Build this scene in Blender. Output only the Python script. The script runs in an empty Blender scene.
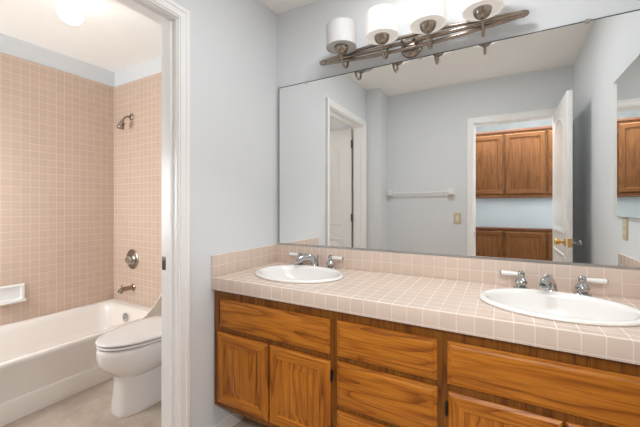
import bpy, bmesh, math, random
from mathutils import Vector, Matrix
random.seed(7)
R = math.radians
PI = math.pi
sc = bpy.context.scene
col = sc.collection

# ------------------------------------------------------------------ camera
cd = bpy.data.cameras.new('camera')
cam = bpy.data.objects.new('camera', cd)
col.objects.link(cam)
cam.location = (1.3678, -1.83, 1.28)
cam.rotation_euler = (R(90), 0, R(29.1726))
cd.sensor_width = 36
cd.lens = 324.608 / 640 * 36
cd.shift_y = -7.585 / 640
cd.clip_start = 0.02
sc.camera = cam

# ------------------------------------------------------------------ world, exposure
w = bpy.data.worlds.new('world')
sc.world = w
w.use_nodes = True
w.node_tree.nodes['Background'].inputs[0].default_value = (0.75, 0.87, 1.0, 1)
w.node_tree.nodes['Background'].inputs[1].default_value = 1.0
sc.view_settings.view_transform = 'Standard'
sc.view_settings.look = 'None'
sc.view_settings.gamma = 1
sc.view_settings.use_curve_mapping = False
sc.view_settings.exposure = -0.02
sc.cycles.use_denoising = True
sc.cycles.max_bounces = 14
sc.cycles.diffuse_bounces = 8
sc.cycles.glossy_bounces = 8
sc.cycles.sample_clamp_indirect = 6


def area_light(name, loc, rot, sx, sy, power, color):
    d = bpy.data.lights.new(name, 'AREA')
    d.shape = 'RECTANGLE'
    d.size, d.size_y = sx, sy
    d.energy, d.color = power, color
    o = bpy.data.objects.new(name, d)
    o.location, o.rotation_euler = loc, rot
    col.objects.link(o)
    return o


SHADE_GLOW = 0.36         # the lit glass shades of the vanity light
GLOBE_GLOW = 13.0
FILL_PANE_GLOW = 15.5          # added glowing pane, unseen, fill light for the tub room        # the glass globe in the tub room
# added lights, all out of view: hall daylight, hall fill and bathroom fill
area_light('hall_daylight_fill', (3.05, -2.55, 1.55), (0, R(90), 0), 1.3, 0.7, 9, (0.86, 0.93, 1.0))  # added daylight from the unseen hall end
area_light('hall_fill_light', (1.75, -2.86, 2.52), (R(52), 0, 0), 1.5, 0.16, 66, (1.0, 0.985, 0.97))  # added fill, aimed through the doorway to brighten the vanity fronts
area_light('bath_fill_light', (1.05, -0.76, 2.608), (0, 0, 0), 0.40, 0.26, 14, (0.98, 0.985, 1.0))  # added overhead fill, placed where the mirror does not show it
BULB_WATTS = 0.35         # bulbs inside the lit glass shades

# ------------------------------------------------------------------ dimensions
CEIL = 2.615
XR = 1.96                # right wall
YF = -2.03               # front wall (the one behind the camera, with the hall doorway)
XT = -2.005              # far wall of the tub room
CT = 0.896               # counter top


# ------------------------------------------------------------------ materials
def new_mat(name):
    m = bpy.data.materials.new(name)
    m.use_nodes = True
    nt = m.node_tree
    return m, nt, nt.nodes['Principled BSDF']


def N(nt, t, **kw):
    n = nt.nodes.new(t)
    for k, v in kw.items():
        setattr(n, k, v)
    return n


def mat_plain(name, c, rough=0.5, metal=0.0, bump=0.0, bscale=300, coat=0.0, vary=0.0):
    m, nt, b = new_mat(name)
    b.inputs['Base Color'].default_value = (*c, 1)
    b.inputs['Roughness'].default_value = rough
    b.inputs['Metallic'].default_value = metal
    b.inputs['Coat Weight'].default_value = coat
    b.inputs['Coat Roughness'].default_value = 0.08
    if bump or vary:
        g = N(nt, 'ShaderNodeNewGeometry')
        no = N(nt, 'ShaderNodeTexNoise')
        no.inputs['Scale'].default_value = bscale
        no.inputs['Detail'].default_value = 3
        nt.links.new(g.outputs['Position'], no.inputs['Vector'])
        if bump:
            bu = N(nt, 'ShaderNodeBump')
            bu.inputs['Strength'].default_value = bump
            bu.inputs['Distance'].default_value = 0.002
            nt.links.new(no.outputs['Fac'], bu.inputs['Height'])
            nt.links.new(bu.outputs['Normal'], b.inputs['Normal'])
        if vary:
            mx = N(nt, 'ShaderNodeMix', data_type='RGBA')
            mx.inputs[6].default_value = (*[v * (1 - vary) for v in c], 1)
            mx.inputs[7].default_value = (*[min(1, v * (1 + vary)) for v in c], 1)
            nt.links.new(no.outputs['Fac'], mx.inputs[0])
            nt.links.new(mx.outputs[2], b.inputs['Base Color'])
    return m


def mat_tile(name, axes, c1, c2, grout, pitch=0.0585, off=(0, 0), rough=0.22, gw=0.0032):
    m, nt, b = new_mat(name)
    g = N(nt, 'ShaderNodeNewGeometry')
    s = N(nt, 'ShaderNodeSeparateXYZ')
    c = N(nt, 'ShaderNodeCombineXYZ')
    nt.links.new(g.outputs['Position'], s.inputs[0])
    for k in range(2):
        a = N(nt, 'ShaderNodeMath', operation='ADD')
        a.inputs[1].default_value = off[k] + pitch * 200
        nt.links.new(s.outputs['XYZ'.index(axes[k])], a.inputs[0])
        nt.links.new(a.outputs[0], c.inputs[k])
    br = N(nt, 'ShaderNodeTexBrick')
    br.offset = 0
    br.squash = 1
    br.inputs['Scale'].default_value = 1
    br.inputs['Brick Width'].default_value = pitch
    br.inputs['Row Height'].default_value = pitch
    br.inputs['Mortar Size'].default_value = gw / 2
    br.inputs['Mortar Smooth'].default_value = 0.25
    br.inputs['Color1'].default_value = (*c1, 1)
    br.inputs['Color2'].default_value = (*c2, 1)
    br.inputs['Mortar'].default_value = (*grout, 1)
    nt.links.new(c.outputs[0], br.inputs['Vector'])
    nt.links.new(br.outputs['Color'], b.inputs['Base Color'])
    mr = N(nt, 'ShaderNodeMapRange')
    mr.inputs['To Min'].default_value = rough
    mr.inputs['To Max'].default_value = 0.75
    nt.links.new(br.outputs['Fac'], mr.inputs['Value'])
    nt.links.new(mr.outputs[0], b.inputs['Roughness'])
    inv = N(nt, 'ShaderNodeMath', operation='SUBTRACT')
    inv.inputs[0].default_value = 1
    nt.links.new(br.outputs['Fac'], inv.inputs[1])
    bu = N(nt, 'ShaderNodeBump')
    bu.inputs['Strength'].default_value = 0.5
    bu.inputs['Distance'].default_value = 0.0015
    nt.links.new(inv.outputs[0], bu.inputs['Height'])
    nt.links.new(bu.outputs['Normal'], b.inputs['Normal'])
    return m


def mat_oak(name, axis, light, mid, dark, rough=0.33):
    """Oak: long cathedral grain plus fine pores, running along the given axis."""
    m, nt, b = new_mat(name)
    g = N(nt, 'ShaderNodeTexCoord')
    oi = N(nt, 'ShaderNodeObjectInfo')
    sh = N(nt, 'ShaderNodeVectorMath', operation='MULTIPLY')
    sh.inputs[1].default_value = (7.3, 5.1, 9.7)
    cmb = N(nt, 'ShaderNodeCombineXYZ')
    for k in range(3):
        nt.links.new(oi.outputs['Random'], cmb.inputs[k])
    nt.links.new(cmb.outputs[0], sh.inputs[0])
    ad = N(nt, 'ShaderNodeVectorMath', operation='ADD')
    geo = N(nt, 'ShaderNodeNewGeometry')
    nt.links.new(geo.outputs['Position'], ad.inputs[0])
    nt.links.new(sh.outputs[0], ad.inputs[1])

    def mapped(long, cross):
        mp = N(nt, 'ShaderNodeMapping')
        sc3 = [cross, cross, cross]
        sc3['XYZ'.index(axis)] = long
        mp.inputs['Scale'].default_value = sc3
        nt.links.new(ad.outputs[0], mp.inputs['Vector'])
        return mp
    m1 = mapped(0.75, 8.5)
    n1 = N(nt, 'ShaderNodeTexNoise')
    n1.inputs['Scale'].default_value = 1.0
    n1.inputs['Detail'].default_value = 1.5
    n1.inputs['Distortion'].default_value = 0.3
    nt.links.new(m1.outputs[0], n1.inputs['Vector'])
    mu = N(nt, 'ShaderNodeMath', operation='MULTIPLY')
    mu.inputs[1].default_value = 9.0
    nt.links.new(n1.outputs['Fac'], mu.inputs[0])
    fr = N(nt, 'ShaderNodeMath', operation='FRACT')
    nt.links.new(mu.outputs[0], fr.inputs[0])
    r1 = N(nt, 'ShaderNodeValToRGB')
    r1.color_ramp.elements[0].position = 0.0
    r1.color_ramp.elements[0].color = (*dark, 1)
    r1.color_ramp.elements[1].position = 1.0
    r1.color_ramp.elements[1].color = (*mid, 1)
    e = r1.color_ramp.elements.new(0.22)
    e.color = (*mid, 1)
    e = r1.color_ramp.elements.new(0.6)
    e.color = (*light, 1)
    nt.links.new(fr.outputs[0], r1.inputs[0])
    m2 = mapped(7.0, 170.0)
    n2 = N(nt, 'ShaderNodeTexNoise')
    n2.inputs['Scale'].default_value = 1.0
    n2.inputs['Detail'].default_value = 2
    nt.links.new(m2.outputs[0], n2.inputs['Vector'])
    r2 = N(nt, 'ShaderNodeValToRGB')
    r2.color_ramp.elements[0].position = 0.36
    r2.color_ramp.elements[0].color = (0.62, 0.55, 0.5, 1)
    r2.color_ramp.elements[1].position = 0.55
    r2.color_ramp.elements[1].color = (1, 1, 1, 1)
    nt.links.new(n2.outputs['Fac'], r2.inputs[0])
    mx = N(nt, 'ShaderNodeMix', data_type='RGBA', blend_type='MULTIPLY')
    mx.inputs[0].default_value = 0.8
    nt.links.new(r1.outputs[0], mx.inputs[6])
    nt.links.new(r2.outputs[0], mx.inputs[7])
    nt.links.new(mx.outputs[2], b.inputs['Base Color'])
    b.inputs['Roughness'].default_value = rough
    b.inputs['Specular IOR Level'].default_value = 0.3
    bu = N(nt, 'ShaderNodeBump')
    bu.inputs['Strength'].default_value = 0.12
    bu.inputs['Distance'].default_value = 0.001
    nt.links.new(n2.outputs['Fac'], bu.inputs['Height'])
    nt.links.new(bu.outputs['Normal'], b.inputs['Normal'])
    return m


def mat_emit(name, c, strength):
    m, nt, b = new_mat(name)
    b.inputs['Base Color'].default_value = (0.6, 0.59, 0.57, 1)
    b.inputs['Emission Color'].default_value = (*c, 1)
    b.inputs['Emission Strength'].default_value = strength
    b.inputs['Roughness'].default_value = 0.4
    return m


def mat_floor(name, c1, c2, grout):
    m, nt, b = new_mat(name)
    g = N(nt, 'ShaderNodeNewGeometry')
    no = N(nt, 'ShaderNodeTexNoise')
    no.inputs['Scale'].default_value = 7
    no.inputs['Detail'].default_value = 6
    no.inputs['Roughness'].default_value = 0.65
    nt.links.new(g.outputs['Position'], no.inputs['Vector'])
    r = N(nt, 'ShaderNodeValToRGB')
    r.color_ramp.elements[0].position = 0.35
    r.color_ramp.elements[0].color = (*c1, 1)
    r.color_ramp.elements[1].position = 0.68
    r.color_ramp.elements[1].color = (*c2, 1)
    nt.links.new(no.outputs['Fac'], r.inputs[0])
    br = N(nt, 'ShaderNodeTexBrick')
    br.offset = 0
    br.inputs['Scale'].default_value = 1
    br.inputs['Brick Width'].default_value = 0.33
    br.inputs['Row Height'].default_value = 0.33
    br.inputs['Mortar Size'].default_value = 0.003
    nt.links.new(g.outputs['Position'], br.inputs['Vector'])
    mx = N(nt, 'ShaderNodeMix', data_type='RGBA')
    nt.links.new(br.outputs['Fac'], mx.inputs[0])
    nt.links.new(r.outputs[0], mx.inputs[6])
    mx.inputs[7].default_value = (*grout, 1)
    nt.links.new(mx.outputs[2], b.inputs['Base Color'])
    b.inputs['Roughness'].default_value = 0.38
    return m


M = {}
M['wall'] = mat_plain('wall_paint', (0.715, 0.745, 0.77), 0.6, bump=0.08, bscale=180)
M['ceiling'] = mat_plain('ceiling_paint', (0.90, 0.885, 0.85), 0.8, bump=0.1, bscale=150)
M['trim'] = mat_plain('white_trim_paint', (0.88, 0.88, 0.875), 0.32)
M['door'] = mat_plain('white_door_paint', (0.82, 0.82, 0.80), 0.28)
TC = ((0.68, 0.56, 0.48), (0.65, 0.535, 0.455), (0.79, 0.69, 0.61))
M['tile_top'] = mat_tile('counter_tile_top', 'XY', *TC, off=(0.0, 0.012), rough=0.16)
M['tile_xz'] = mat_tile('counter_tile_front', 'XZ', *TC, off=(0.0, -0.838), rough=0.2)
M['tile_sp'] = mat_tile('splash_tile_back', 'XZ', *TC, off=(0.0, -0.896), rough=0.2)
M['tile_yz'] = mat_tile('splash_tile_side', 'YZ', *TC, off=(0.012, -0.896), rough=0.2)
TB = ((0.60, 0.46, 0.365), (0.57, 0.435, 0.345), (0.70, 0.575, 0.475))
M['tub_xz'] = mat_tile('tub_tile_end', 'XZ', *TB, pitch=0.0597, off=(0.02, -0.358), rough=0.2)
M['tub_yz'] = mat_tile('tub_tile_side', 'YZ', *TB, pitch=0.0597, off=(0.01, -0.358), rough=0.2)
OAK = ((0.50, 0.182, 0.018), (0.42, 0.138, 0.012), (0.23, 0.064, 0.005))
M['oak_x'] = mat_oak('oak_grain_along', 'X', *OAK)
M['oak_z'] = mat_oak('oak_grain_upright', 'Z', *OAK)
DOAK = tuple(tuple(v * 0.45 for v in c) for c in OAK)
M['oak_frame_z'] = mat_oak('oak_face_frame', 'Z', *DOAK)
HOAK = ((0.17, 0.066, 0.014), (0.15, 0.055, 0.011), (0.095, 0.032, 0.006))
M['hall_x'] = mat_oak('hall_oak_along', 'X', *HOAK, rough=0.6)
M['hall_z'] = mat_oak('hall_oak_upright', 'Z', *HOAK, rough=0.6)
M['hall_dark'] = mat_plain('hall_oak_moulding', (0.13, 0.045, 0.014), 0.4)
M['porcelain'] = mat_plain('white_porcelain', (0.82, 0.81, 0.79), 0.12, coat=0.4)
M['toilet'] = mat_plain('toilet_china', (0.86, 0.825, 0.80), 0.12, coat=0.4)
M['tub'] = mat_plain('tub_enamel', (0.84, 0.785, 0.735), 0.18, coat=0.3)
M['guard'] = mat_plain('ivory_plastic', (0.80, 0.72, 0.62), 0.35)
M['chrome'] = mat_plain('chrome', (0.52, 0.53, 0.53), 0.10, 1.0)
M['nickel'] = mat_plain('brushed_nickel', (0.34, 0.29, 0.245), 0.25, 1.0)
M['brass'] = mat_plain('polished_brass', (0.75, 0.50, 0.16), 0.18, 1.0)
M['mirror'] = mat_plain('mirror_silver', (0.90, 0.915, 0.905), 0.0, 1.0)
M['edge'] = mat_plain('mirror_edge', (0.06, 0.07, 0.07), 0.3)
M['channel'] = mat_plain('aluminium_channel', (0.55, 0.55, 0.54), 0.3, 1.0)
M['black'] = mat_plain('black_metal', (0.012, 0.011, 0.010), 0.45, 0.3)
M['gap'] = mat_plain('dark_gap_shade', (0.02, 0.02, 0.02), 0.7)  # near-black colour standing in for shade in the toilet seat gaps
M['bronze'] = mat_plain('dark_strike_steel', (0.10, 0.09, 0.08), 0.35, 0.9)
M['almond'] = mat_plain('almond_plastic', (0.56, 0.49, 0.33), 0.4)
M['almond_d'] = mat_plain('almond_plastic_insert', (0.68, 0.62, 0.46), 0.4)
M['floor'] = mat_floor('floor_vinyl', (0.46, 0.375, 0.305), (0.64, 0.55, 0.465), (0.50, 0.415, 0.34))
M['laminate'] = mat_plain('pale_blue_laminate', (0.42, 0.47, 0.50), 0.4)
M['shade_lit'] = mat_emit('lit_glass_shade', (1.0, 0.92, 0.83), SHADE_GLOW)
M['shade_off'] = mat_plain('unlit_glass_shade', (0.58, 0.58, 0.58), 0.75)
M['globe'] = mat_emit('lit_glass_globe', (1.0, 0.945, 0.89), GLOBE_GLOW)

M['fill_pane'] = mat_emit('glowing_fill_pane', (0.93, 0.97, 1.0), FILL_PANE_GLOW)


# ------------------------------------------------------------------ mesh helpers
def box(bm, x0, x1, y0, y1, z0, z1, bev=0.0, mi=0):
    t = bmesh.new()
    bmesh.ops.create_cube(t, size=1)
    for v in t.verts:
        v.co = Vector(((x0 + x1) / 2 + v.co.x * (x1 - x0), (y0 + y1) / 2 + v.co.y * (y1 - y0),
                       (z0 + z1) / 2 + v.co.z * (z1 - z0)))
    if bev:
        bmesh.ops.bevel(t, geom=t.edges[:], offset=bev, segments=2, affect='EDGES', profile=0.6)
    join(bm, t, mi)


def join(bm, t, mi=0):
    t.verts.index_update()
    vs = [bm.verts.new(v.co) for v in t.verts]
    for f in t.faces:
        try:
            nf = bm.faces.new([vs[v.index] for v in f.verts])
            nf.material_index = mi if mi else f.material_index
        except ValueError:
            pass
    t.free()


def loft(bm, rings, cap0=True, cap1=True, mi=0):
    vs = [[bm.verts.new(p) for p in r] for r in rings]
    n = len(rings[0])
    for a, b in zip(vs[:-1], vs[1:]):
        for i in range(n):
            f = bm.faces.new((a[i], a[(i + 1) % n], b[(i + 1) % n], b[i]))
            f.material_index = mi
    if cap0:
        bm.faces.new(list(reversed(vs[0]))).material_index = mi
    if cap1:
        bm.faces.new(vs[-1]).material_index = mi


def lathe(bm, prof, c=(0, 0, 0), axis='Z', n=32, sx=1.0, sy=1.0, cap0=True, cap1=True, mi=0):
    """prof = [(radius, height)] turned about the axis through c; '-Y' etc. flip."""
    c = Vector(c)
    rings = []
    for r, h in prof:
        ring = []
        for i in range(n):
            a = 2 * PI * i / n
            p = Vector((r * sx * math.cos(a), r * sy * math.sin(a), h))
            if axis == '-Y':
                p = Vector((p.x, -p.z, p.y))
            elif axis == 'X':
                p = Vector((p.z, p.x, p.y))
            elif axis == '-X':
                p = Vector((-p.z, -p.x, p.y))
            elif axis == 'Y':
                p = Vector((-p.x, p.z, p.y))
            ring.append(c + p)
        rings.append(ring)
    loft(bm, rings, cap0, cap1, mi)


def tube(bm, pts, rad, n=12, mi=0, flat=1.0):
    pts = [Vector(p) for p in pts]
    if not isinstance(rad, (list, tuple)):
        rad = [rad] * len(pts)
    rings = []
    up = None
    for i, p in enumerate(pts):
        d = (pts[min(i + 1, len(pts) - 1)] - pts[max(i - 1, 0)]).normalized()
        if up is None:
            up = Vector((0, 0, 1)) if abs(d.z) < 0.9 else Vector((1, 0, 0))
        s = d.cross(up).normalized()
        up = s.cross(d).normalized()
        rings.append([p + rad[i] * (s * math.cos(2 * PI * k / n) + up * flat * math.sin(2 * PI * k / n))
                      for k in range(n)])
    loft(bm, rings, mi=mi)


def smooth_path(pts, k=6):
    """Catmull-Rom through pts."""
    P = [Vector(p) for p in pts]
    P = [2 * P[0] - P[1]] + P + [2 * P[-1] - P[-2]]
    out = []
    for i in range(1, len(P) - 2):
        for j in range(k):
            t = j / k
            a, b, c, d = P[i - 1:i + 3]
            out.append(0.5 * ((2 * b) + (c - a) * t + (2 * a - 5 * b + 4 * c - d) * t * t
                              + (3 * b - a - 3 * c + d) * t ** 3))
    out.append(P[-2])
    return out


def rrect(x0, x1, y0, y1, r, z, n=6):
    ring = []
    for cx, cy, a0 in ((x1 - r, y1 - r, 0), (x0 + r, y1 - r, 90), (x0 + r, y0 + r, 180), (x1 - r, y0 + r, 270)):
        for i in range(n + 1):
            a = R(a0 + 90 * i / n)
            ring.append(Vector((cx + r * math.cos(a), cy + r * math.sin(a), z)))
    return ring


def egg(cx, yc, lf, lb, hw, z, n=40, p=1.0):
    """Outline, pointed towards -y: lf = length to the front tip, lb = to the back."""
    ring = []
    for i in range(n):
        a = 2 * PI * i / n
        s, c = math.sin(a), math.cos(a)
        ring.append(Vector((cx + hw * math.copysign(abs(s) ** p, s) , yc + (lb if c > 0 else lf) * math.copysign(abs(c) ** p, c), z)))
    ring.reverse()
    return ring


def obj(name, bm, mats, parent=None, smooth=True, angle=35):
    bmesh.ops.recalc_face_normals(bm, faces=bm.faces[:])
    off = Vector((0, 0, 0))
    p = parent
    while p is not None:
        off += p.location
        p = p.parent
    loc = Vector((0, 0, 0))
    if parent is None:
        xs = [v.co.x for v in bm.verts]
        ys = [v.co.y for v in bm.verts]
        zs = [v.co.z for v in bm.verts]
        loc = Vector(((min(xs) + max(xs)) / 2, (min(ys) + max(ys)) / 2, min(zs)))
        off = loc
    bmesh.ops.translate(bm, vec=-off, verts=bm.verts[:])
    me = bpy.data.meshes.new(name)
    bm.to_mesh(me)
    bm.free()
    for m in (mats if isinstance(mats, (list, tuple)) else [mats]):
        me.materials.append(M[m])
    if smooth:
        for f in me.polygons:
            f.use_smooth = True
        me.set_sharp_from_angle(angle=R(angle))
    o = bpy.data.objects.new(name, me)
    o.location = loc
    col.objects.link(o)
    o.parent = parent
    return o


def thing(name, loc, label=None, cat=None, group=None, kind=None):
    o = bpy.data.objects.new(name, None)
    o.empty_display_size = 0.05
    o.location = loc
    col.objects.link(o)
    return tag(o, label, cat, group, kind)


def tag(o, label=None, cat=None, group=None, kind=None):
    for k, v in (('label', label), ('category', cat), ('group', group), ('kind', kind)):
        if v:
            o[k] = v
    return o


def struct(name, bm, mat, label=None, cat=None, smooth=False):
    return tag(obj(name, bm, mat, None, smooth), label, cat, None, 'structure')


def copy_tree(o, parent=None):
    c = o.copy()
    col.objects.link(c)
    c.parent = parent
    for ch in list(o.children):
        copy_tree(ch, c)
    return c


def B(*boxes, bev=0.0):
    bm = bmesh.new()
    for b in boxes:
        box(bm, *b, bev)
    return bm


# ================================================================== SETTING
HY0, HY1 = -3.45, YF - 0.11          # hall depth range
struct('floor', B((-2.12, 3.2, HY0, 0.1, -0.1, 0.0)), 'floor', 'mottled beige stone-look floor', 'floor')
struct('ceiling', B((-2.12, 3.2, HY0, 0.1, CEIL, CEIL + 0.1)), 'ceiling', 'plain white ceiling', 'ceiling')
struct('wall_back', B((-2.12, 2.07, 0.0, 0.1, 0, CEIL)), 'wall', 'pale grey wall carrying the big mirror', 'wall')
# left wall with the tub-room doorway
DY0, DY1, DH = -1.64, -0.80, 2.183
j = 0.018
struct('wall_left', B((-0.11, 0, DY1 + j, 0, 0, CEIL), (-0.11, 0, YF, DY0 - j, 0, CEIL),
                      (-0.11, 0, DY0 - j, DY1 + j, DH + j, CEIL)), 'wall',
       'pale grey wall between vanity and tub room', 'wall')
struct('wall_corner', B((0, 0.16, YF, -1.72, 0, CEIL)), 'wall', 'grey wall jog beside the tub room doorway', 'wall')
struct('wall_right', B((XR, XR + 0.11, YF, 0, 0, CEIL)), 'wall', 'pale grey right wall', 'wall')
HX0, HX1, HH = 1.112, 1.835, 2.158
struct('wall_front', B((-0.11, HX0 - j, YF - 0.11, YF, 0, CEIL), (HX1 + j, 3.2, YF - 0.11, YF, 0, CEIL),
                       (HX0 - j, HX1 + j, YF - 0.11, YF, HH + j, CEIL)), 'wall',
       'pale grey wall with the hall doorway', 'wall')
# tub room shell
struct('wall_tub_left', B((XT - 0.11, XT, -1.83, 0, 0, CEIL)), 'wall', 'far wall of the tub room', 'wall')
struct('wall_tub_front', B((XT, -0.11, -1.83, -1.72, 0, 0.95), (XT, -0.11, -1.83, -1.72, 1.75, CEIL),
                           (XT, -1.93, -1.83, -1.72, 0.95, 1.75), (-1.20, -0.11, -1.83, -1.72, 0.95, 1.75)), 'wall', 'end wall of the tub room', 'wall')
wf = struct('fill_window_1', B((-1.93, -1.20, -1.81, -1.75, 0.95, 0.99), (-1.93, -1.20, -1.81, -1.75, 1.71, 1.75),
                          (-1.93, -1.89, -1.81, -1.75, 0.99, 1.71), (-1.24, -1.20, -1.81, -1.75, 0.99, 1.71)), 'trim',
            'white framed glowing window, added unseen as fill light for the tub room', 'window')
obj('fill_pane', B((-1.89, -1.24, -1.785, -1.775, 0.99, 1.71)), 'fill_pane', wf, smooth=False)  # added glowing pane, out of view, brightens the tub and toilet
TT = 0.008
struct('wall_tile_left', B((XT, XT + TT, -1.72, 0, 0.358, 2.463)), 'tub_yz',
       'peach square tile above the long side of the tub', 'tile wall')
struct('wall_tile_back', B((XT + TT, -1.085, -TT, 0, 0.358, 2.463)), 'tub_xz',
       'peach square tile on the shower end wall', 'tile wall')
# hall shell
struct('wall_hall', B((0.2, 3.2, HY0 - 0.1, HY0, 0, CEIL)), 'laminate', 'hall wall behind the linen cabinets', 'wall')
struct('wall_hall_left', B((0.2, 0.3, HY0, YF - 0.11, 0, CEIL)), 'wall', 'left end wall of the hall', 'wall')
# hall end wall, with an opening for the added daylight
struct('wall_hall_right', B((3.1, 3.2, HY0, YF - 0.11, 0, 0.85), (3.1, 3.2, HY0, YF - 0.11, 2.25, CEIL),
                            (3.1, 3.2, HY0, -2.95, 0.85, 2.25), (3.1, 3.2, -2.2, YF - 0.11, 0.85, 2.25)), 'wall',
       'right end wall of the hall', 'wall')


def casing_profile(bm, axis, sgn, face, a0, a1, h, w=0.066):
    """Stepped door casing around an opening a0..a1 x 0..h; face = wall plane, sgn = way it sticks out."""
    for (i0, i1, t) in ((0.004, w, 0.011), (0.012, w - 0.004, 0.016), (w - 0.024, w - 0.004, 0.020)):
        f0, f1 = sorted((face, face + sgn * t))
        for (u0, u1, z0, z1) in ((a0 - i1, a0 - i0, 0, h + i1), (a1 + i0, a1 + i1, 0, h + i1),
                                 (a0 - i0, a1 + i0, h + i0, h + i1)):
            if axis == 'Y':
                box(bm, f0, f1, u0, u1, z0, z1, 0.002)
            else:
                box(bm, u0, u1, f0, f1, z0, z1, 0.002)


# casing and jamb of the tub-room doorway
bm = bmesh.new()
casing_profile(bm, 'Y', 1, 0.0, DY0, DY1, DH)
casing_profile(bm, 'Y', -1, -0.11, DY0, DY1, DH)
for b in ((-0.112, 0.002, DY1, DY1 + j, 0, DH + j), (-0.112, 0.002, DY0 - j, DY0, 0, DH + j),
          (-0.112, 0.002, DY0, DY1, DH, DH + j),
          (-0.066, -0.030, DY1 - 0.011, DY1, 0, DH), (-0.066, -0.030, DY0, DY0 + 0.011, 0, DH),
          (-0.066, -0.030, DY0 + 0.011, DY1 - 0.011, DH - 0.011, DH)):
    box(bm, *b, 0.0015)
t1 = struct('trim_1', bm, 'trim', 'white casing and jamb of the tub room doorway', 'door casing')
bm = bmesh.new()
box(bm, -0.108, -0.078, DY1 - 0.0025, DY1, 0.962, 1.028, 0.0008)
box(bm, -0.098, -0.086, DY1 - 0.0032, DY1 - 0.002, 0.985, 1.005)
tag(obj('strike_plate', bm, 'bronze', t1), 'dark metal strike plate')
# casing and jamb of the hall doorway
bm = bmesh.new()
casing_profile(bm, 'X', 1, YF, HX0, HX1, HH)
casing_profile(bm, 'X', -1, YF - 0.11, HX0, HX1, HH)
for b in ((HX0 - j, HX0, YF - 0.112, YF + 0.002, 0, HH + j), (HX1, HX1 + j, YF - 0.112, YF + 0.002, 0, HH + j),
          (HX0, HX1, YF - 0.112, YF + 0.002, HH, HH + j),
          (HX0, HX0 + 0.011, YF - 0.08, YF - 0.045, 0, HH), (HX1 - 0.011, HX1, YF - 0.08, YF - 0.045, 0, HH),
          (HX0 + 0.011, HX1 - 0.011, YF - 0.08, YF - 0.045, HH - 0.011, HH)):
    box(bm, *b, 0.0015)
t2 = struct('trim_2', bm, 'trim', 'white casing and jamb of the hall doorway', 'door casing')
tag(obj('strike_plate', B((HX0, HX0 + 0.0025, YF - 0.040, YF - 0.006, 0.94, 1.0)), 'bronze', t2),
    'dark metal strike plate')


def skirting(name, boxes, label):
    bm = bmesh.new()
    for b in boxes:
        box(bm, *b, 0.003)
    struct(name, bm, 'trim', label, 'baseboard')


skirting('baseboard_left', [(0, 0.012, -0.730, -0.32, 0, 0.082)], 'white baseboard between doorway and vanity')
skirting('baseboard_front', [(0.16, HX0 - 0.07, YF, YF + 0.012, 0, 0.082)], 'white baseboard under the towel bar')
skirting('baseboard_right', [(XR - 0.012, XR, YF, -0.60, 0, 0.082)], 'white baseboard of the right wall')


# ------------------------------------------------------------------ panel doors
def arch_ring(a0, a1, z0, z1, rise, inset, n=12):
    """2-D outline (u, z), top edge arched by rise."""
    a0, a1, z0, z1 = a0 + inset, a1 - inset, z0 + inset, z1 - inset
    pts = [(a0, z0), (a1, z0)]
    for i in range(n + 1):
        t = i / n
        pts.append((a1 + (a0 - a1) * t, z1 - rise + rise * math.sin(PI * t)))
    return pts


def moulded_panel(bm, to3, a0, a1, z0, z1, rise):
    rings = []
    for ins, d in ((0, 0.0), (0.008, 0.006), (0.018, 0.006), (0.03, 0.0012), (0.055, 0.0012), (0.075, 0.005)):
        rings.append([to3(u, z, d) for u, z in arch_ring(a0, a1, z0, z1, rise, ins)])
    loft(bm, rings, cap0=False)


def knob(name, parent, c, axis, mat):
    bm = bmesh.new()
    lathe(bm, [(0.031, 0), (0.031, 0.004), (0.024, 0.009), (0.012, 0.012), (0.010, 0.030), (0.016, 0.036),
               (0.026, 0.044), (0.028, 0.054), (0.024, 0.064), (0.012, 0.069)], c, axis, 24)
    return tag(obj(name, bm, mat, parent), {'brass': 'polished brass knob', 'chrome': 'chrome knob'}[mat])


# hall door, standing open along the right wall
LX0, LX1, LY0, LY1, LZ1 = 1.800, 1.836, -2.005, -1.235, 2.152
bm = B((LX0, LX1, LY0, LY1, 0.012, LZ1), bev=0.002)
for (fx, s) in ((LX0, -1), (LX1, 1)):
    for (z0, z1, rise) in ((0.22, 0.90, 0.0), (1.05, 2.03, 0.10)):
        moulded_panel(bm, lambda u, z, d, fx=fx, s=s: Vector((fx + s * d, u, z)), LY0 + 0.12, LY1 - 0.12, z0, z1, rise)
d2 = struct('door_2', bm, 'door', 'white panel hall door standing open beside the right wall', 'door', smooth=True)
knob('door_knob', d2, (LX0, LY1 - 0.065, 1.0), '-X', 'brass')
knob('door_knob', d2, (LX1, LY1 - 0.065, 1.0), 'X', 'chrome')
tag(obj('latch_plate', B((LX0 + 0.005, LX1 - 0.005, LY1, LY1 + 0.002, 0.968, 1.032)), 'brass', d2), 'brass latch plate')
# tub-room door, swung open into the tub room in front of its end wall
TX0, TX1, TY0, TY1, TZ1 = -0.965, -0.150, -1.672, -1.637, 2.175
bm = B((TX0, TX1, TY0, TY1, 0.012, TZ1), bev=0.002)
for (z0, z1, rise) in ((0.22, 0.90, 0.0), (1.05, 2.05, 0.10)):
    moulded_panel(bm, lambda u, z, d: Vector((u, TY1 + d, z)), TX0 + 0.12, TX1 - 0.12, z0, z1, rise)
d1 = struct('door_1', bm, 'door', 'white panel door swung open inside the tub room', 'door', smooth=True)
knob('door_knob', d1, (TX0 + 0.065, TY1, 1.0), 'Y', 'chrome')
for z in (0.25, 1.1, 1.95):
    bm = bmesh.new()
    lathe(bm, [(0.007, 0), (0.007, 0.09)], (-0.141, TY1 + 0.006, z), 'Z', 10)
    box(bm, -0.149, -0.131, TY1 - 0.001, TY1 + 0.0008, z, z + 0.09)
    tag(obj('hinge', bm, 'bronze', d1), 'dark hinge')


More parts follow.
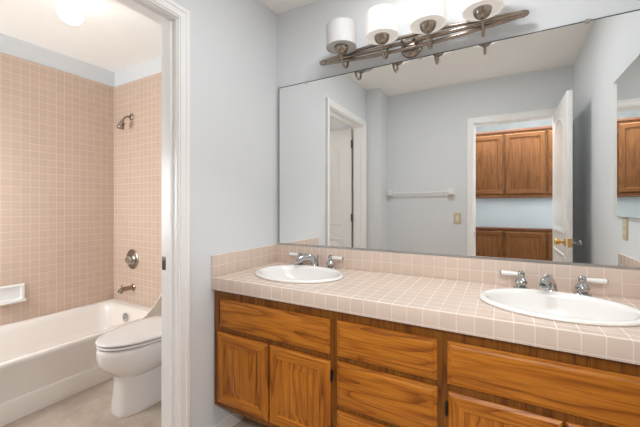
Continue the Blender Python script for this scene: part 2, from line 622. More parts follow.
# ================================================================== VANITY
def ring_panel(bm, x0, x1, z0, z1, y, rings, mi=0, mats=None):
    """Front panel facing -y made of nested rectangles: rings = [(inset, depth towards -y)]."""
    prev = None
    for k, (ins, d) in enumerate(rings):
        cur = [bm.verts.new((x, y - d, z)) for x, z in ((x0 + ins, z0 + ins), (x1 - ins, z0 + ins),
                                                      (x1 - ins, z1 - ins), (x0 + ins, z1 - ins))]
        if prev:
            for i in range(4):
                f = bm.faces.new((prev[i], prev[(i + 1) % 4], cur[(i + 1) % 4], cur[i]))
                # rails (i = 0, 2) run along x, stiles (1, 3) upright
                f.material_index = (mats[0] if i in (0, 2) and k < 6 else mats[1]) if mats else mi
        else:
            bm.faces.new(list(reversed(cur))).material_index = mats[1] if mats else mi
        prev = cur
    bm.faces.new(prev).material_index = mats[1] if mats else mi


DOOR_RINGS = [(0, 0), (0, 0.008), (0.005, 0.012), (0.010, 0.016), (0.052, 0.016), (0.055, 0.011), (0.060, 0.0085),
              (0.066, 0.0085), (0.090, 0.0135), (0.094, 0.0145)]
DRAWER_RINGS = [(0, 0), (0, 0.006), (0.004, 0.0095), (0.009, 0.0105), (0.016, 0.0155), (0.019, 0.016)]
FY = -0.566                       # face-frame plane
van = thing('vanity_cabinet', (0.98, -0.28, 0.0),
            'long honey oak vanity cabinet under the tiled counter', 'cabinet')
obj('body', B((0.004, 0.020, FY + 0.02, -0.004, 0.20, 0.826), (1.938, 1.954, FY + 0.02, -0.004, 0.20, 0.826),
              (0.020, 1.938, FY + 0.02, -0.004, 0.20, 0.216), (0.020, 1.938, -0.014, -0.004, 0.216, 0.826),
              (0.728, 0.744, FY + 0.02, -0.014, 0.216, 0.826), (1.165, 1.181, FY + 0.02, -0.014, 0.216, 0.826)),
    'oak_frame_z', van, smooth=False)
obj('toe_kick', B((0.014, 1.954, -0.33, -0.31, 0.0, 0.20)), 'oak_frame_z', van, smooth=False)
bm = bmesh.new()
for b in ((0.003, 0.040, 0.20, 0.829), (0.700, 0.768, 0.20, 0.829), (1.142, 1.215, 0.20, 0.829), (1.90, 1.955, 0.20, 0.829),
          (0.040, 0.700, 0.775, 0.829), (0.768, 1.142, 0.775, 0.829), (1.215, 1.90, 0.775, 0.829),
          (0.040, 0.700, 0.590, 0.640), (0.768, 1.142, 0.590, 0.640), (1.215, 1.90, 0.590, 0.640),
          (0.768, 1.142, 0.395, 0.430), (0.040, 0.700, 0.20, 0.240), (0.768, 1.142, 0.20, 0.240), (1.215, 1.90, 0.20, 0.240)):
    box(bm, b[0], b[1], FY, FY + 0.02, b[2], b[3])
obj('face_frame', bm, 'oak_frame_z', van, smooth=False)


def cab_door(x0, x1, z0, z1, parent, y=FY, mats=('oak_x', 'oak_z'), hinge=None):
    bm = bmesh.new()
    ring_panel(bm, x0, x1, z0, z1, y, DOOR_RINGS, mats=(0, 1))
    d = obj('cabinet_door', bm, list(mats), parent, angle=20)
    if hinge:
        hx = x0 if hinge < 0 else x1
        for z in (z0 + 0.045, z1 - 0.085):
            bm = bmesh.new()
            a, b = sorted((hx + hinge * 0.001, hx + hinge * 0.011))
            box(bm, a, b, y - 0.012, y - 0.0005, z, z + 0.045, 0.002)
            lathe(bm, [(0.002, -0.004), (0.0045, 0.0), (0.0045, 0.045), (0.002, 0.049)], ((a + b) / 2, y - 0.012, z), 'Z', 8)
            tag(obj('hinge', bm, 'black', d), 'black hinge')
    return d


def drawer(name, x0, x1, z0, z1, parent, y=FY):
    bm = bmesh.new()
    ring_panel(bm, x0, x1, z0, z1, y, DRAWER_RINGS)
    return obj(name, bm, 'oak_x', parent, angle=20)


cab_door(0.036, 0.377, 0.228, 0.606, van)
cab_door(0.386, 0.718, 0.228, 0.606, van, hinge=1)
drawer('false_drawer_front', 0.052, 0.715, 0.632, 0.784, van)
drawer('drawer', 0.750, 1.162, 0.634, 0.786, van)
drawer('drawer', 0.750, 1.162, 0.420, 0.611, van)
drawer('drawer', 0.750, 1.162, 0.228, 0.399, van)
drawer('false_drawer_front', 1.196, 1.918, 0.632, 0.788, van)
cab_door(1.200, 1.536, 0.228, 0.606, van, hinge=-1)
cab_door(1.544, 1.912, 0.228, 0.606, van)

# countertop: tiled slab with two oval cut-outs, tiled front edge, tiled splashes
CF = -0.588
SINKS = ((0.375, -0.300), (1.549, -0.302))
ctr = thing('countertop', (0.98, -0.29, 0.829), 'peach square-tiled countertop with white grout over the oak vanity', 'countertop')
bm = B((0.003, 1.957, CF + 0.010, -0.003, 0.831, CT))
top = obj('top_slab', bm, 'tile_top', ctr, smooth=False)
for (sx, sy) in SINKS:
    cb = bmesh.new()
    lathe(cb, [(1, 0.7), (1, 1.0)], (sx, sy, 0), 'Z', 64, sx=0.232, sy=0.178)
    cut = obj('cutter', cb, 'tile_top', None, smooth=False)
    md = top.modifiers.new('hole', 'BOOLEAN')
    md.operation = 'DIFFERENCE'
    md.object = cut
    md.solver = 'EXACT'
    bpy.context.view_layer.update()
    dg = bpy.context.evaluated_depsgraph_get()
    me = bpy.data.meshes.new_from_object(top.evaluated_get(dg))
    top.modifiers.clear()
    top.data = me
    bpy.data.objects.remove(cut)
obj('edge_trim', B((0.003, 1.957, CF, CF + 0.010, 0.829, CT + 0.001), bev=0.003), 'tile_xz', ctr)
SPT = 1.013
spl = thing('backsplash', (0.98, -0.01, CT), 'two-row peach tile backsplash along the wall under the big mirror', 'backsplash')
obj('back_tiles', B((0.003, 1.957, -0.013, -0.0005, CT, SPT), bev=0.003), 'tile_sp', spl)
obj('side_tiles', B((0.0005, 0.012, CF, -0.013, CT, SPT), bev=0.003), 'tile_yz', spl)
obj('side_tiles', B((XR - 0.012, XR - 0.0005, -0.625, -0.013, CT, SPT), bev=0.003), 'tile_yz', spl)


# sinks
def make_sink(c, label):
    s = thing('sink', (c[0], c[1], CT), label, 'sink', 'oval sinks set in the vanity counter')
    bm = bmesh.new()
    rx, ry = 0.265, 0.205
    prof = [(0.905, -0.004), (0.985, 0.001), (1.0, 0.005), (0.995, 0.010), (0.97, 0.014), (0.93, 0.0155), (0.895, 0.013),
            (0.872, 0.006), (0.855, -0.006), (0.82, -0.040), (0.74, -0.085), (0.60, -0.118), (0.42, -0.134),
            (0.20, -0.141), (0.09, -0.143)]
    rings = []
    for k, h in prof:
        # the basin keeps a little more ledge at the back
        oy = -0.006 if k < 0.88 else 0
        rings.append([Vector((c[0] + k * rx * math.cos(2 * PI * i / 64), c[1] + oy + k * ry * math.sin(2 * PI * i / 64), CT + h))
                      for i in range(64)])
    loft(bm, rings, cap0=False, cap1=True)
    obj('basin', bm, 'porcelain', s, angle=60)
    bm = bmesh.new()
    lathe(bm, [(0.022, -0.1425), (0.022, -0.140), (0.016, -0.139), (0.014, -0.1405)], (c[0], c[1] - 0.006, CT), 'Z', 24)
    tag(obj('drain', bm, 'chrome', s), 'chrome drain')
    return s


make_sink(SINKS[0], 'white oval drop-in sink at the left end, near the doorway wall')
make_sink(SINKS[1], 'white oval drop-in sink at the right end of the counter')


# faucets
def make_faucet(cx, label, swing):
    y0 = -0.064
    f = thing('faucet', (cx, y0, CT), label, 'faucet', 'widespread faucets behind the sinks')
    bm = bmesh.new()
    z = CT
    lathe(bm, [(0.0285, 0), (0.0285, 0.006), (0.025, 0.011), (0.024, 0.022), (0.022, 0.035), (0.017, 0.046)],
          (cx, y0, z), 'Z', 24)
    a = R(swing)
    dx, dy = -math.sin(a), -math.cos(a)
    P = [(0.0, 0.020), (0.003, 0.038), (0.018, 0.056), (0.044, 0.066), (0.076, 0.066), (0.104, 0.057), (0.118, 0.046)]
    path = smooth_path([(cx + dx * d, y0 + dy * d, z + h) for d, h in P], 4)
    n = len(path)
    rad = [0.026 + (0.0195 - 0.026) * min(1, i / (n * 0.7)) for i in range(n)]
    tube(bm, path, rad, 16, flat=0.8)
    lathe(bm, [(0.0155, 0), (0.0180, 0.008), (0.014, 0.016)], (cx + dx * 0.116, y0 + dy * 0.116, z + 0.034), 'Z', 16)
    # lift-rod knob behind the spout
    lathe(bm, [(0.003, 0), (0.003, 0.058), (0.006, 0.062), (0.007, 0.069), (0.003, 0.074)], (cx + 0.004, y0 + 0.032, z), 'Z', 10)
    tag(obj('spout', bm, 'chrome', f), 'chrome spout')
    for s, hx in ((-1, cx - 0.112), (1, cx + 0.112)):
        bm = bmesh.new()
        lathe(bm, [(0.033, 0), (0.033, 0.006), (0.028, 0.010), (0.019, 0.013), (0.020, 0.017), (0.0255, 0.025), (0.026, 0.034),
                   (0.021, 0.044), (0.0135, 0.052), (0.012, 0.056), (0.0145, 0.061), (0.0155, 0.069), (0.0145, 0.077),
                   (0.008, 0.083), (0.002, 0.085)], (hx, y0, z), 'Z', 24)
        h = tag(obj('faucet_handle', bm, 'chrome', f), 'chrome handle with white lever')
        bm = bmesh.new()
        tube(bm, [(hx + s * 0.010, y0, z + 0.068), (hx + s * 0.030, y0, z + 0.068), (hx + s * 0.060, y0, z + 0.068),
                  (hx + s * 0.080, y0, z + 0.068)], [0.0085, 0.0095, 0.0108, 0.0108], 14)
        tag(obj('lever', bm, 'porcelain', h), 'white porcelain lever')
        bm = bmesh.new()
        lathe(bm, [(0.0108, 0.0), (0.0095, 0.004), (0.004, 0.007)], (hx + s * 0.080, y0, z + 0.068), 'X' if s > 0 else '-X', 14)
        tag(obj('lever_cap', bm, 'chrome', h), 'chrome lever tip')
    return f


make_faucet(0.345, 'chrome faucet with white lever handles behind the left sink', 35)
make_faucet(1.560, 'chrome faucet with white lever handles behind the right sink', 18)

# ================================================================== MIRRORS
MX0, MX1, MZ0, MZ1 = 0.024, 1.950, 1.016, 2.097
vm = thing('vanity_mirror', ((MX0 + MX1) / 2, -0.004, MZ0), 'big frameless wall mirror over the tiled backsplash', 'mirror')
bm = bmesh.new()
box(bm, MX0, MX1, -0.007, -0.0015, MZ0 + 0.003, MZ1)
for f in bm.faces:
    f.material_index = 0 if f.calc_center_median().y < -0.0069 else 1
obj('mirror_glass', bm, ['mirror', 'edge'], vm, smooth=False)
obj('bottom_channel', B((MX0 - 0.008, MX1 + 0.004, -0.011, -0.0075, MZ0 - 0.002, MZ0 + 0.010),
                        (MX0 - 0.008, MX1 + 0.004, -0.0075, -0.001, MZ0 - 0.002, MZ0 + 0.003)), 'channel', vm, smooth=False)
obj('side_channel', B((MX0 - 0.010, MX0 - 0.001, -0.009, -0.001, MZ0 + 0.010, MZ1 - 0.002)), 'channel', vm, smooth=False)
obj('edge_seam', B((MX0, MX1, -0.0078, -0.0071, MZ1 - 0.0045, MZ1), (MX0, MX0 + 0.004, -0.0078, -0.0071, MZ0 + 0.011, MZ1 - 0.0045)), 'edge', vm, smooth=False)
for x in (MX0 + 0.005, 0.245, 0.98, 1.70):
    obj('mirror_clip', B((x - 0.009, x + 0.009, -0.011, -0.0078, MZ1 - 0.012, MZ1 + 0.006),
                         (x - 0.009, x + 0.009, -0.0078, -0.0005, MZ1 + 0.001, MZ1 + 0.006)), 'channel', vm, smooth=False)

mm = thing('medicine_cabinet', (XR - 0.01, -0.47, 1.222), 'tall mirrored cabinet door on the right wall, seen in the big mirror', 'mirror cabinet')
obj('body', B((XR - 0.010, XR - 0.0005, -0.682, -0.256, 1.228, 1.997)), 'edge', mm, smooth=False)
bm = bmesh.new()
box(bm, XR - 0.016, XR - 0.0105, -0.688, -0.250, 1.222, 2.003)
for f in bm.faces:
    f.material_index = 0 if f.calc_center_median().x < XR - 0.0159 else 1
obj('mirror_door', bm, ['mirror', 'edge'], mm, smooth=False)


def wall_plate(name, to3, label, cat, rocker):
    o = thing(name, to3(0, 0, 0), label, cat)
    bm = bmesh.new()
    rings = []
    for ins, d in ((0, 0), (0, 0.003), (0.003, 0.006)):
        rings.append([to3(u, z, d) for u, z in ((-0.036 + ins, -0.06 + ins), (0.036 - ins, -0.06 + ins),
                                               (0.036 - ins, 0.06 - ins), (-0.036 + ins, 0.06 - ins))])
    loft(bm, rings)
    obj('plate', bm, 'almond', o, angle=20)
    if rocker:
        bm = bmesh.new()
        loft(bm, [[to3(u, z, 0.0061 + (d if z > 0 else d * 2.2)) for u, z in ((-w_, -h_), (w_, -h_), (w_, h_), (-w_, h_))]
                  for w_, h_, d in ((0.0165, 0.033, 0.0), (0.0155, 0.032, 0.003))])
        obj('rocker', bm, 'almond_d', o, angle=20)
    else:
        for s in (-1, 1):
            bm = bmesh.new()
            loft(bm, [[to3(0.017 * math.cos(2 * PI * i / 20), s * 0.02 + 0.0145 * math.sin(2 * PI * i / 20), d)
                       for i in range(20)] for d in (0.0061, 0.008)])
            obj('socket', bm, 'almond_d', o, angle=20)
    return o


wall_plate('light_switch', lambda u, z, d: Vector((0.948 + u, YF + 0.0005 + d, 1.142 + z)),
           'almond light switch plate beside the hall doorway casing', 'switch', True)
wall_plate('wall_outlet', lambda u, z, d: Vector((XR - 0.0005 - d, -0.535 + u, 1.155 + z)),
           'almond outlet plate on right wall below the mirrored cabinet', 'outlet', False)

# towel bar on the front wall
tb = thing('towel_bar', (0.545, YF, 1.43), 'white ceramic towel bar on the wall opposite the mirror', 'towel bar')
for x in (0.212, 0.891):
    bm = bmesh.new()
    loft(bm, [[Vector((x + u, YF + 0.0005 + d, 1.432 + v)) for u, v in ((-s, -s), (s, -s), (s, s), (-s, s))]
              for s, d in ((0.040, 0), (0.040, 0.008), (0.032, 0.016), (0.026, 0.032), (0.029, 0.050), (0.029, 0.072), (0.020, 0.078))])
    obj('post', bm, 'porcelain', tb, angle=25)
bm = bmesh.new()
tube(bm, [(0.236, YF + 0.054, 1.432), (0.867, YF + 0.054, 1.432)], 0.0095, 16)
obj('bar', bm, 'porcelain', tb)

# ================================================================== VANITY LIGHT
LXC, LZ, LYB = 0.932, 2.168, -0.062
vl = thing('vanity_light', (LXC, 0, LZ), 'brushed nickel vanity light with four glass shades above the mirror', 'wall light')
bm = bmesh.new()
lathe(bm, [(0.062, 0.0005), (0.062, 0.004), (0.058, 0.012), (0.049, 0.022), (0.034, 0.030), (0.015, 0.034)], (LXC, 0, LZ - 0.002), '-Y', 32)
wp = obj('wall_plate', bm, 'nickel', vl)
for s in (-1, 1):
    bm = bmesh.new()
    lathe(bm, [(0.0055, 0.026), (0.0055, 0.082)], (LXC + s * 0.03, 0, LZ - 0.004), '-Y', 12)
    lathe(bm, [(0.009, 0.082), (0.009, 0.096), (0.006, 0.100)], (LXC + s * 0.03, 0, LZ - 0.004), '-Y', 12)
    tag(obj('standoff', bm, 'bronze', wp), 'dark screw post')
X0, X1 = 0.405, 1.455
for k, (bz, by, r) in enumerate(((0.026, 0.0, 0.0095), (-0.001, -0.004, 0.0115), (-0.028, 0.0, 0.0095))):
    bm = bmesh.new()
    pts = []
    for i in range(25):
        t = i / 24
        bow = 1 - (2 * t - 1) ** 2
        pts.append((X0 + (X1 - X0) * t, LYB + by * bow, LZ + bz * bow + (0.006 if k == 0 else -0.006 if k == 2 else 0)))
    tube(bm, pts, r, 12)
    obj('rod', bm, 'nickel', vl)
for x, s in ((X0, -1), (X1, 1)):
    bm = bmesh.new()
    lathe(bm, [(0.0155, -0.022), (0.0165, -0.012), (0.0165, 0.006), (0.013, 0.012), (0.013, 0.018), (0.008, 0.024), (0.002, 0.026)],
          (x, LYB, LZ), 'X' if s > 0 else '-X', 20)
    obj('end_cap', bm, 'nickel', vl)
SYY = -0.156
for k, x in enumerate((0.572, 0.812, 1.049, 1.292)):
    bm = bmesh.new()
    path = smooth_path([(x, LYB, 2.165), (x, LYB - 0.002, 2.135), (x, LYB - 0.012, 2.105), (x, (LYB + SYY) / 2, 2.088),
                        (x, SYY + 0.014, 2.102), (x, SYY + 0.002, 2.130), (x, SYY, 2.165)], 6)
    tube(bm, path, 0.0068, 10)
    arm = obj('arm', bm, 'nickel', vl)
    bm = bmesh.new()
    lathe(bm, [(0.009, 2.144), (0.020, 2.148), (0.031, 2.158), (0.038, 2.171), (0.0405, 2.185), (0.034, 2.185), (0.012, 2.182)], (x, SYY, 0), 'Z', 28)
    obj('cup', bm, 'nickel', arm)
    bm = bmesh.new()
    ro, ri, z0, z1 = 0.0865, 0.0825, 2.181, 2.304
    rings = []
    for r, z in ((ri, z0), (ro, z0), (ro, z1), (ri, z1)):
        rings.append([Vector((x + r * math.cos(2 * PI * i / 48), SYY + r * math.sin(2 * PI * i / 48), z)) for i in range(48)])
    rings.append(rings[0])
    loft(bm, rings, False, False)
    bmesh.ops.remove_doubles(bm, verts=bm.verts[:], dist=1e-5)
    sh = obj('glass_shade', bm, 'shade_off' if k == 0 else 'shade_lit', arm)
    tag(sh, 'unlit glass shade' if k == 0 else 'glowing glass shade')
    bm = bmesh.new()
    lathe(bm, [(0.012, 2.1835), (0.014, 2.198), (0.022, 2.218), (0.024, 2.236), (0.018, 2.252), (0.006, 2.258)], (x, SYY, 0), 'Z', 20)
    obj('bulb', bm, 'shade_off' if k == 0 else 'shade_lit', arm)
    if k:
        d = bpy.data.lights.new('vanity_bulb', 'POINT')
        d.energy, d.color, d.shadow_soft_size = BULB_WATTS, (1.0, 0.93, 0.84), 0.02
        o = bpy.data.objects.new('vanity_bulb', d)
        o.location = (x, SYY, 2.288)
        col.objects.link(o)
    # frosted diffuser that closes the shade around the cup
    bm = bmesh.new()
    loft(bm, [[Vector((x + r * math.cos(2 * PI * i / 48), SYY + r * math.sin(2 * PI * i / 48), z)) for i in range(48)]
              for r, z in ((0.035, 2.1875), (0.082, 2.1875), (0.082, 2.1895), (0.035, 2.1895), (0.035, 2.1875))], False, False)
    bmesh.ops.remove_doubles(bm, verts=bm.verts[:], dist=1e-5)
    obj('diffuser', bm, 'shade_off' if k == 0 else 'shade_lit', arm)

# ================================================================== TUB ROOM
# bathtub
tub = thing('bathtub', (-1.58, -0.86, 0), 'white alcove bathtub with a stepped apron against the tiled walls', 'bathtub')
bm = bmesh.new()
tx0, tx1, ty0, ty1, tz = -2.002, -1.162, -1.70, -0.003, 0.357
rings = [rrect(tx0, tx1 + 0.006, ty0, ty1, 0.006, 0.002), rrect(tx0, tx1 + 0.006, ty0, ty1, 0.006, 0.118),
         rrect(tx0, tx1 + 0.004, ty0, ty1, 0.006, 0.124), rrect(tx0, tx1 - 0.012, ty0, ty1, 0.006, 0.130),
         rrect(tx0, tx1 - 0.010, ty0, ty1, 0.006, 0.310),
         rrect(tx0, tx1, ty0, ty1, 0.008, 0.330), rrect(tx0, tx1, ty0, ty1, 0.010, 0.348),
         rrect(tx0 + 0.002, tx1 - 0.008, ty0 + 0.002, ty1 - 0.002, 0.012, tz),
         rrect(tx0 + 0.048, tx1 - 0.058, ty0 + 0.06, ty1 - 0.075, 0.10, tz),
         rrect(tx0 + 0.056, tx1 - 0.070, ty0 + 0.07, ty1 - 0.085, 0.10, tz - 0.010),
         rrect(tx0 + 0.066, tx1 - 0.082, ty0 + 0.10, ty1 - 0.098, 0.11, tz - 0.05),
         rrect(tx0 + 0.085, tx1 - 0.105, ty0 + 0.20, ty1 - 0.115, 0.12, tz - 0.20),
         rrect(tx0 + 0.115, tx1 - 0.135, ty0 + 0.28, ty1 - 0.145, 0.12, 0.075),
         rrect(tx0 + 0.17, tx1 - 0.19, ty0 + 0.36, ty1 - 0.20, 0.10, 0.052)]
loft(bm, rings)
obj('shell', bm, 'tub', tub, angle=50)
bm = bmesh.new()
lathe(bm, [(0.042, 0.0), (0.042, 0.005), (0.035, 0.009), (0.010, 0.011)], (-1.62, -0.1115, 0.262), '-Y', 24)
lathe(bm, [(0.006, 0.008), (0.006, 0.020), (0.003, 0.022)], (-1.62, -0.1115, 0.262), '-Y', 12)
tag(obj('overflow_plate', bm, 'chrome', tub), 'chrome overflow plate')
bm = bmesh.new()
lathe(bm, [(0.028, 0.053), (0.028, 0.056), (0.018, 0.057)], (-1.59, -0.30, 0), 'Z', 20)
tag(obj('drain', bm, 'chrome', tub), 'chrome drain')

# splash guard on the tub corner
bm = bmesh.new()
prof = [(-TT - 0.001, tz + 0.0005)]
prof.append((-0.250, tz + 0.0005))
for i in range(13):
    s = i / 12
    prof.append((-0.250 + s * (0.249 - TT), tz + 0.006 + 0.235 * s ** 1.75))
loft(bm, [[Vector((x, y, z)) for y, z in prof] for x in (-1.189, -1.178)])
tag(obj('splash_guard', bm, 'guard', None, angle=30), 'small ivory curved splash guard on the tub rim corner', 'splash guard')

# shower fittings
WY = -TT - 0.0005
shd = thing('shower_arm_and_head', (-1.70, WY, 2.127), 'brushed nickel shower head on its arm, high on the tiled end wall', 'shower head')
bm = bmesh.new()
lathe(bm, [(0.032, 0), (0.031, 0.004), (0.022, 0.012), (0.012, 0.016)], (-1.70, WY, 2.127), '-Y', 24)
obj('flange', bm, 'nickel', shd)
bm = bmesh.new()
tube(bm, smooth_path([(-1.70, WY - 0.008, 2.127), (-1.70, WY - 0.045, 2.118), (-1.70, WY - 0.070, 2.098), (-1.70, WY - 0.085, 2.074)], 5), 0.0095, 12)
obj('arm', bm, 'nickel', shd)
bm = bmesh.new()
hd = bmesh.new()
lathe(hd, [(0.010, 0), (0.016, -0.010), (0.016, -0.022), (0.020, -0.030), (0.030, -0.062), (0.033, -0.078), (0.030, -0.084), (0.012, -0.084)], (0, 0, 0), 'Z', 24)
lathe(hd, [(0.005, 0.0), (0.005, 0.030), (0.008, 0.032), (0.008, 0.042)], (0.008, 0, -0.045), 'X', 10)
bmesh.ops.rotate(hd, cent=(0, 0, 0), matrix=Matrix.Rotation(R(-14), 3, 'X'), verts=hd.verts[:])
bmesh.ops.translate(hd, vec=(-1.70, WY - 0.084, 2.078), verts=hd.verts[:])
join(bm, hd)
obj('head', bm, 'nickel', shd)

sv = thing('shower_valve', (-1.684, WY, 0.775), 'round chrome shower valve with its handle on the tiled end wall', 'shower valve')
bm = bmesh.new()
lathe(bm, [(0.094, 0), (0.094, 0.004), (0.088, 0.009), (0.070, 0.012), (0.066, 0.010), (0.045, 0.016), (0.040, 0.022)], (-1.684, WY, 0.775), '-Y', 40)
obj('escutcheon', bm, 'nickel', sv)
bm = bmesh.new()
lathe(bm, [(0.034, 0.018), (0.036, 0.040), (0.030, 0.055), (0.012, 0.060)], (-1.684, WY, 0.775), '-Y', 24)
tube(bm, [(-1.684, WY - 0.045, 0.775), (-1.655, WY - 0.048, 0.760), (-1.622, WY - 0.050, 0.742)], [0.012, 0.010, 0.008], 12)
obj('handle', bm, 'chrome', sv)

ts = thing('tub_spout', (-1.668, WY, 0.511), 'chrome tub spout low on the tiled end wall', 'tub spout')
bm = bmesh.new()
lathe(bm, [(0.032, 0), (0.031, 0.008), (0.024, 0.013)], (-1.668, WY, 0.511), '-Y', 24)
obj('flange', bm, 'nickel', ts)
bm = bmesh.new()
tube(bm, smooth_path([(-1.668, WY - 0.004, 0.511), (-1.668, WY - 0.06, 0.513), (-1.668, WY - 0.11, 0.508), (-1.668, WY - 0.132, 0.484)], 5),
     [0.021] * 10 + [0.020, 0.020, 0.020, 0.021, 0.0215, 0.022], 16)
lathe(bm, [(0.004, 0.0), (0.004, 0.018), (0.007, 0.020), (0.007, 0.027)], (-1.668, WY - 0.112, 0.526), 'Z', 10)
obj('spout', bm, 'nickel', ts)

# soap dish on the long tile wall
sxw = XT + TT + 0.0005
sd = bmesh.new()


def yz_rect(y0, y1, z0, z1, r, x):
    return [Vector((x, p.x, p.y)) for p in rrect(y0, y1, z0, z1, r, 0)]


loft(sd, [yz_rect(-0.915, -0.704, 0.510, 0.658, 0.012, sxw), yz_rect(-0.915, -0.704, 0.510, 0.658, 0.012, sxw + 0.010),
          yz_rect(-0.908, -0.711, 0.517, 0.651, 0.012, sxw + 0.018), yz_rect(-0.893, -0.726, 0.540, 0.637, 0.012, sxw + 0.018),
          yz_rect(-0.890, -0.729, 0.545, 0.634, 0.012, sxw + 0.006)])
loft(sd, [[Vector((sxw + a, y, z)) for a, z in ((0.012, 0.516), (0.050, 0.520), (0.060, 0.528), (0.060, 0.546), (0.052, 0.546), (0.046, 0.534), (0.012, 0.534))]
          for y in (-0.905, -0.714)])
tag(obj('soap_dish', sd, 'porcelain', None, angle=30), 'white ceramic soap dish set in the long tile wall above the tub', 'soap dish')

# toilet
TCX = -0.672
wc = thing('toilet', (TCX, -0.40, 0), 'white elongated toilet with closed lid beside the bathtub', 'toilet')
bm = bmesh.new()
yc = -0.50
rings = []
BCX = TCX - 0.022
for (z, lf, lb, hw, p, cx) in ((0.001, 0.212, 0.36, 0.108, 0.62, BCX), (0.012, 0.214, 0.36, 0.110, 0.62, BCX), (0.03, 0.210, 0.36, 0.106, 0.62, BCX),
                               (0.10, 0.204, 0.36, 0.101, 0.64, BCX), (0.18, 0.200, 0.36, 0.098, 0.68, BCX), (0.225, 0.202, 0.35, 0.100, 0.74, BCX),
                               (0.255, 0.222, 0.32, 0.120, 0.84, TCX), (0.285, 0.258, 0.29, 0.152, 0.94, TCX), (0.320, 0.292, 0.26, 0.180, 1.0, TCX),
                               (0.360, 0.308, 0.245, 0.193, 1.0, TCX), (0.400, 0.312, 0.24, 0.196, 1.0, TCX), (0.425, 0.308, 0.238, 0.192, 1.0, TCX),
                               (0.434, 0.298, 0.23, 0.183, 1.0, TCX)):
    rings.append(egg(cx, yc, lf, lb, hw, z, 48, p))
loft(bm, rings)
loft(bm, [rrect(TCX - 0.10, TCX + 0.10, -0.36, -0.03, 0.03, 0.20), rrect(TCX - 0.13, TCX + 0.13, -0.36, -0.02, 0.03, 0.30),
          rrect(TCX - 0.175, TCX + 0.175, -0.36, -0.02, 0.03, 0.40), rrect(TCX - 0.175, TCX + 0.175, -0.36, -0.02, 0.03, 0.430)])
obj('bowl', bm, 'toilet', wc, angle=50)


def slab_egg(name, z0, z1, grow, mat, dome=0.0):
    bm = bmesh.new()
    h = z1 - z0
    rr = [egg(TCX, yc, (0.314 + grow) * k, 0.235 * k, (0.194 + grow) * k, z, 48)
          for k, z in ((0.97, z0), (0.995, z0 + h * 0.2), (1.0, z0 + h * 0.5), (0.99, z0 + h * 0.85), (0.965, z1))]
    if dome:
        rr += [egg(TCX, yc, (0.314 + grow) * k, 0.235 * k, (0.194 + grow) * k, z1 + dome * d, 48)
               for k, d in ((0.85, 0.45), (0.6, 0.8), (0.3, 0.97), (0.08, 1.0))]
    loft(bm, rr)
    return obj(name, bm, mat, wc, angle=50)


slab_egg('seat_gap_shade', 0.434, 0.440, -0.014, 'gap')  # dark slab painting the shaded gap under the seat
slab_egg('seat', 0.440, 0.455, 0.0, 'toilet')
slab_egg('lid_gap_shade', 0.455, 0.461, -0.012, 'gap')  # dark slab painting the shaded gap between seat and lid
slab_egg('lid', 0.461, 0.478, 0.002, 'toilet', 0.007)
for s in (-1, 1):
    bm = bmesh.new()
    lathe(bm, [(0.014, 0.434), (0.014, 0.474), (0.010, 0.480)], (TCX + s * 0.075, -0.272, 0), 'Z', 16)
    obj('lid_hinge', bm, 'toilet', wc)
bm = bmesh.new()
loft(bm, [rrect(TCX - 0.190, TCX + 0.190, -0.225, -0.03, 0.03, 0.4305), rrect(TCX - 0.200, TCX + 0.200, -0.238, -0.022, 0.035, 0.45),
          rrect(TCX - 0.216, TCX + 0.216, -0.252, -0.018, 0.035, 0.742)])
obj('tank', bm, 'toilet', wc, angle=50)
bm = bmesh.new()
loft(bm, [rrect(TCX - 0.222, TCX + 0.222, -0.262, -0.014, 0.035, 0.742), rrect(TCX - 0.234, TCX + 0.234, -0.272, -0.012, 0.035, 0.750),
          rrect(TCX - 0.234, TCX + 0.234, -0.272, -0.012, 0.035, 0.772), rrect(TCX - 0.222, TCX + 0.222, -0.262, -0.020, 0.035, 0.784)])
obj('tank_lid', bm, 'toilet', wc, angle=50)
bm = bmesh.new()
lathe(bm, [(0.015, 0), (0.015, 0.006), (0.009, 0.012)], (TCX - 0.15, -0.249, 0.69), '-Y', 16)
tube(bm, [(TCX - 0.15, -0.265, 0.69), (TCX - 0.10, -0.268, 0.684), (TCX - 0.075, -0.268, 0.68)], [0.006, 0.006, 0.008], 10)
tag(obj('flush_lever', bm, 'chrome', wc), 'chrome flush lever')

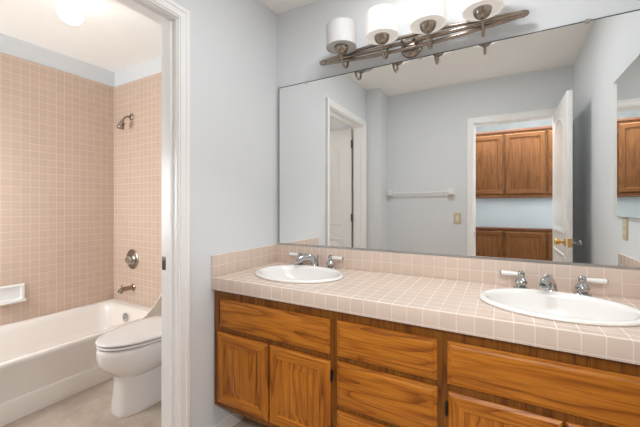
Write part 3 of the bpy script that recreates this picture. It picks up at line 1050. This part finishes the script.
# ceiling globe
GX, GY, GZ = -0.955, -0.83, 2.478
cg = thing('ceiling_light', (GX, GY, CEIL), 'glowing white glass globe on the tub room ceiling', 'ceiling light')
bm = bmesh.new()
lathe(bm, [(0.105, -0.0005), (0.105, -0.012), (0.095, -0.024), (0.060, -0.034), (0.050, -0.070)], (GX, GY, CEIL), 'Z', 32)
obj('canopy', bm, 'trim', cg)
bm = bmesh.new()
pr = [(0.070 * math.sin(PI * i / 16), -0.070 * math.cos(PI * i / 16)) for i in range(1, 16)]
lathe(bm, [(0.003, -0.0698)] + pr + [(0.003, 0.0698)], (GX, GY, GZ), 'Z', 32)
obj('globe', bm, 'globe', cg)


# ================================================================== HALL LINEN CABINETS
def linen(name, z0, z1, dz0, dz1, label, toe, crown):
    o = thing(name, (1.4, -3.2, z0), label, 'cabinet')
    y = -2.95
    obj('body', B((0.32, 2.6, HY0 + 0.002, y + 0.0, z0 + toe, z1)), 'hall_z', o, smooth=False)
    if crown:
        obj('crown_moulding', B((0.32, 2.6, y, y + 0.014, z1 - 0.022, z1 + 0.006), bev=0.004), 'hall_dark', o, smooth=False)
        obj('bottom_rail', B((0.32, 2.6, y, y + 0.008, z0, z0 + 0.016), bev=0.002), 'hall_dark', o, smooth=False)
    else:
        obj('top_edge', B((0.32, 2.6, y, y + 0.014, z1 - 0.020, z1), bev=0.004), 'hall_dark', o, smooth=False)
    for k in range(5):
        x0 = 0.49 + 0.4525 * k
        bm = bmesh.new()
        # doors face +y here: build facing -y, then mirror
        ring_panel(bm, x0 + 0.012, x0 + 0.4405, dz0, dz1, 0, DOOR_RINGS, mats=(0, 1))
        for v in bm.verts:
            v.co.y = y - v.co.y
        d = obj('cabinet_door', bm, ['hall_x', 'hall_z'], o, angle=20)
        for z in (dz0 + 0.06, dz1 - 0.10):
            tag(obj('hinge', B((x0 + 0.4415, x0 + 0.450, y + 0.0005, y + 0.014, z, z + 0.04)), 'bronze', d), 'dark hinge')
    return o


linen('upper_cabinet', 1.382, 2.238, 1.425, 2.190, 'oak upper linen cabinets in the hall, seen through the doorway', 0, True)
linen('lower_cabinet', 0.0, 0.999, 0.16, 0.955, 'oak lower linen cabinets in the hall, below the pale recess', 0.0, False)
obj_ = struct('wall_hall_recess', B((0.32, 2.6, HY0 + 0.002, -3.02, 1.0, 1.381)), 'laminate',
              'pale blue grey recess between hall cabinets', 'wall')
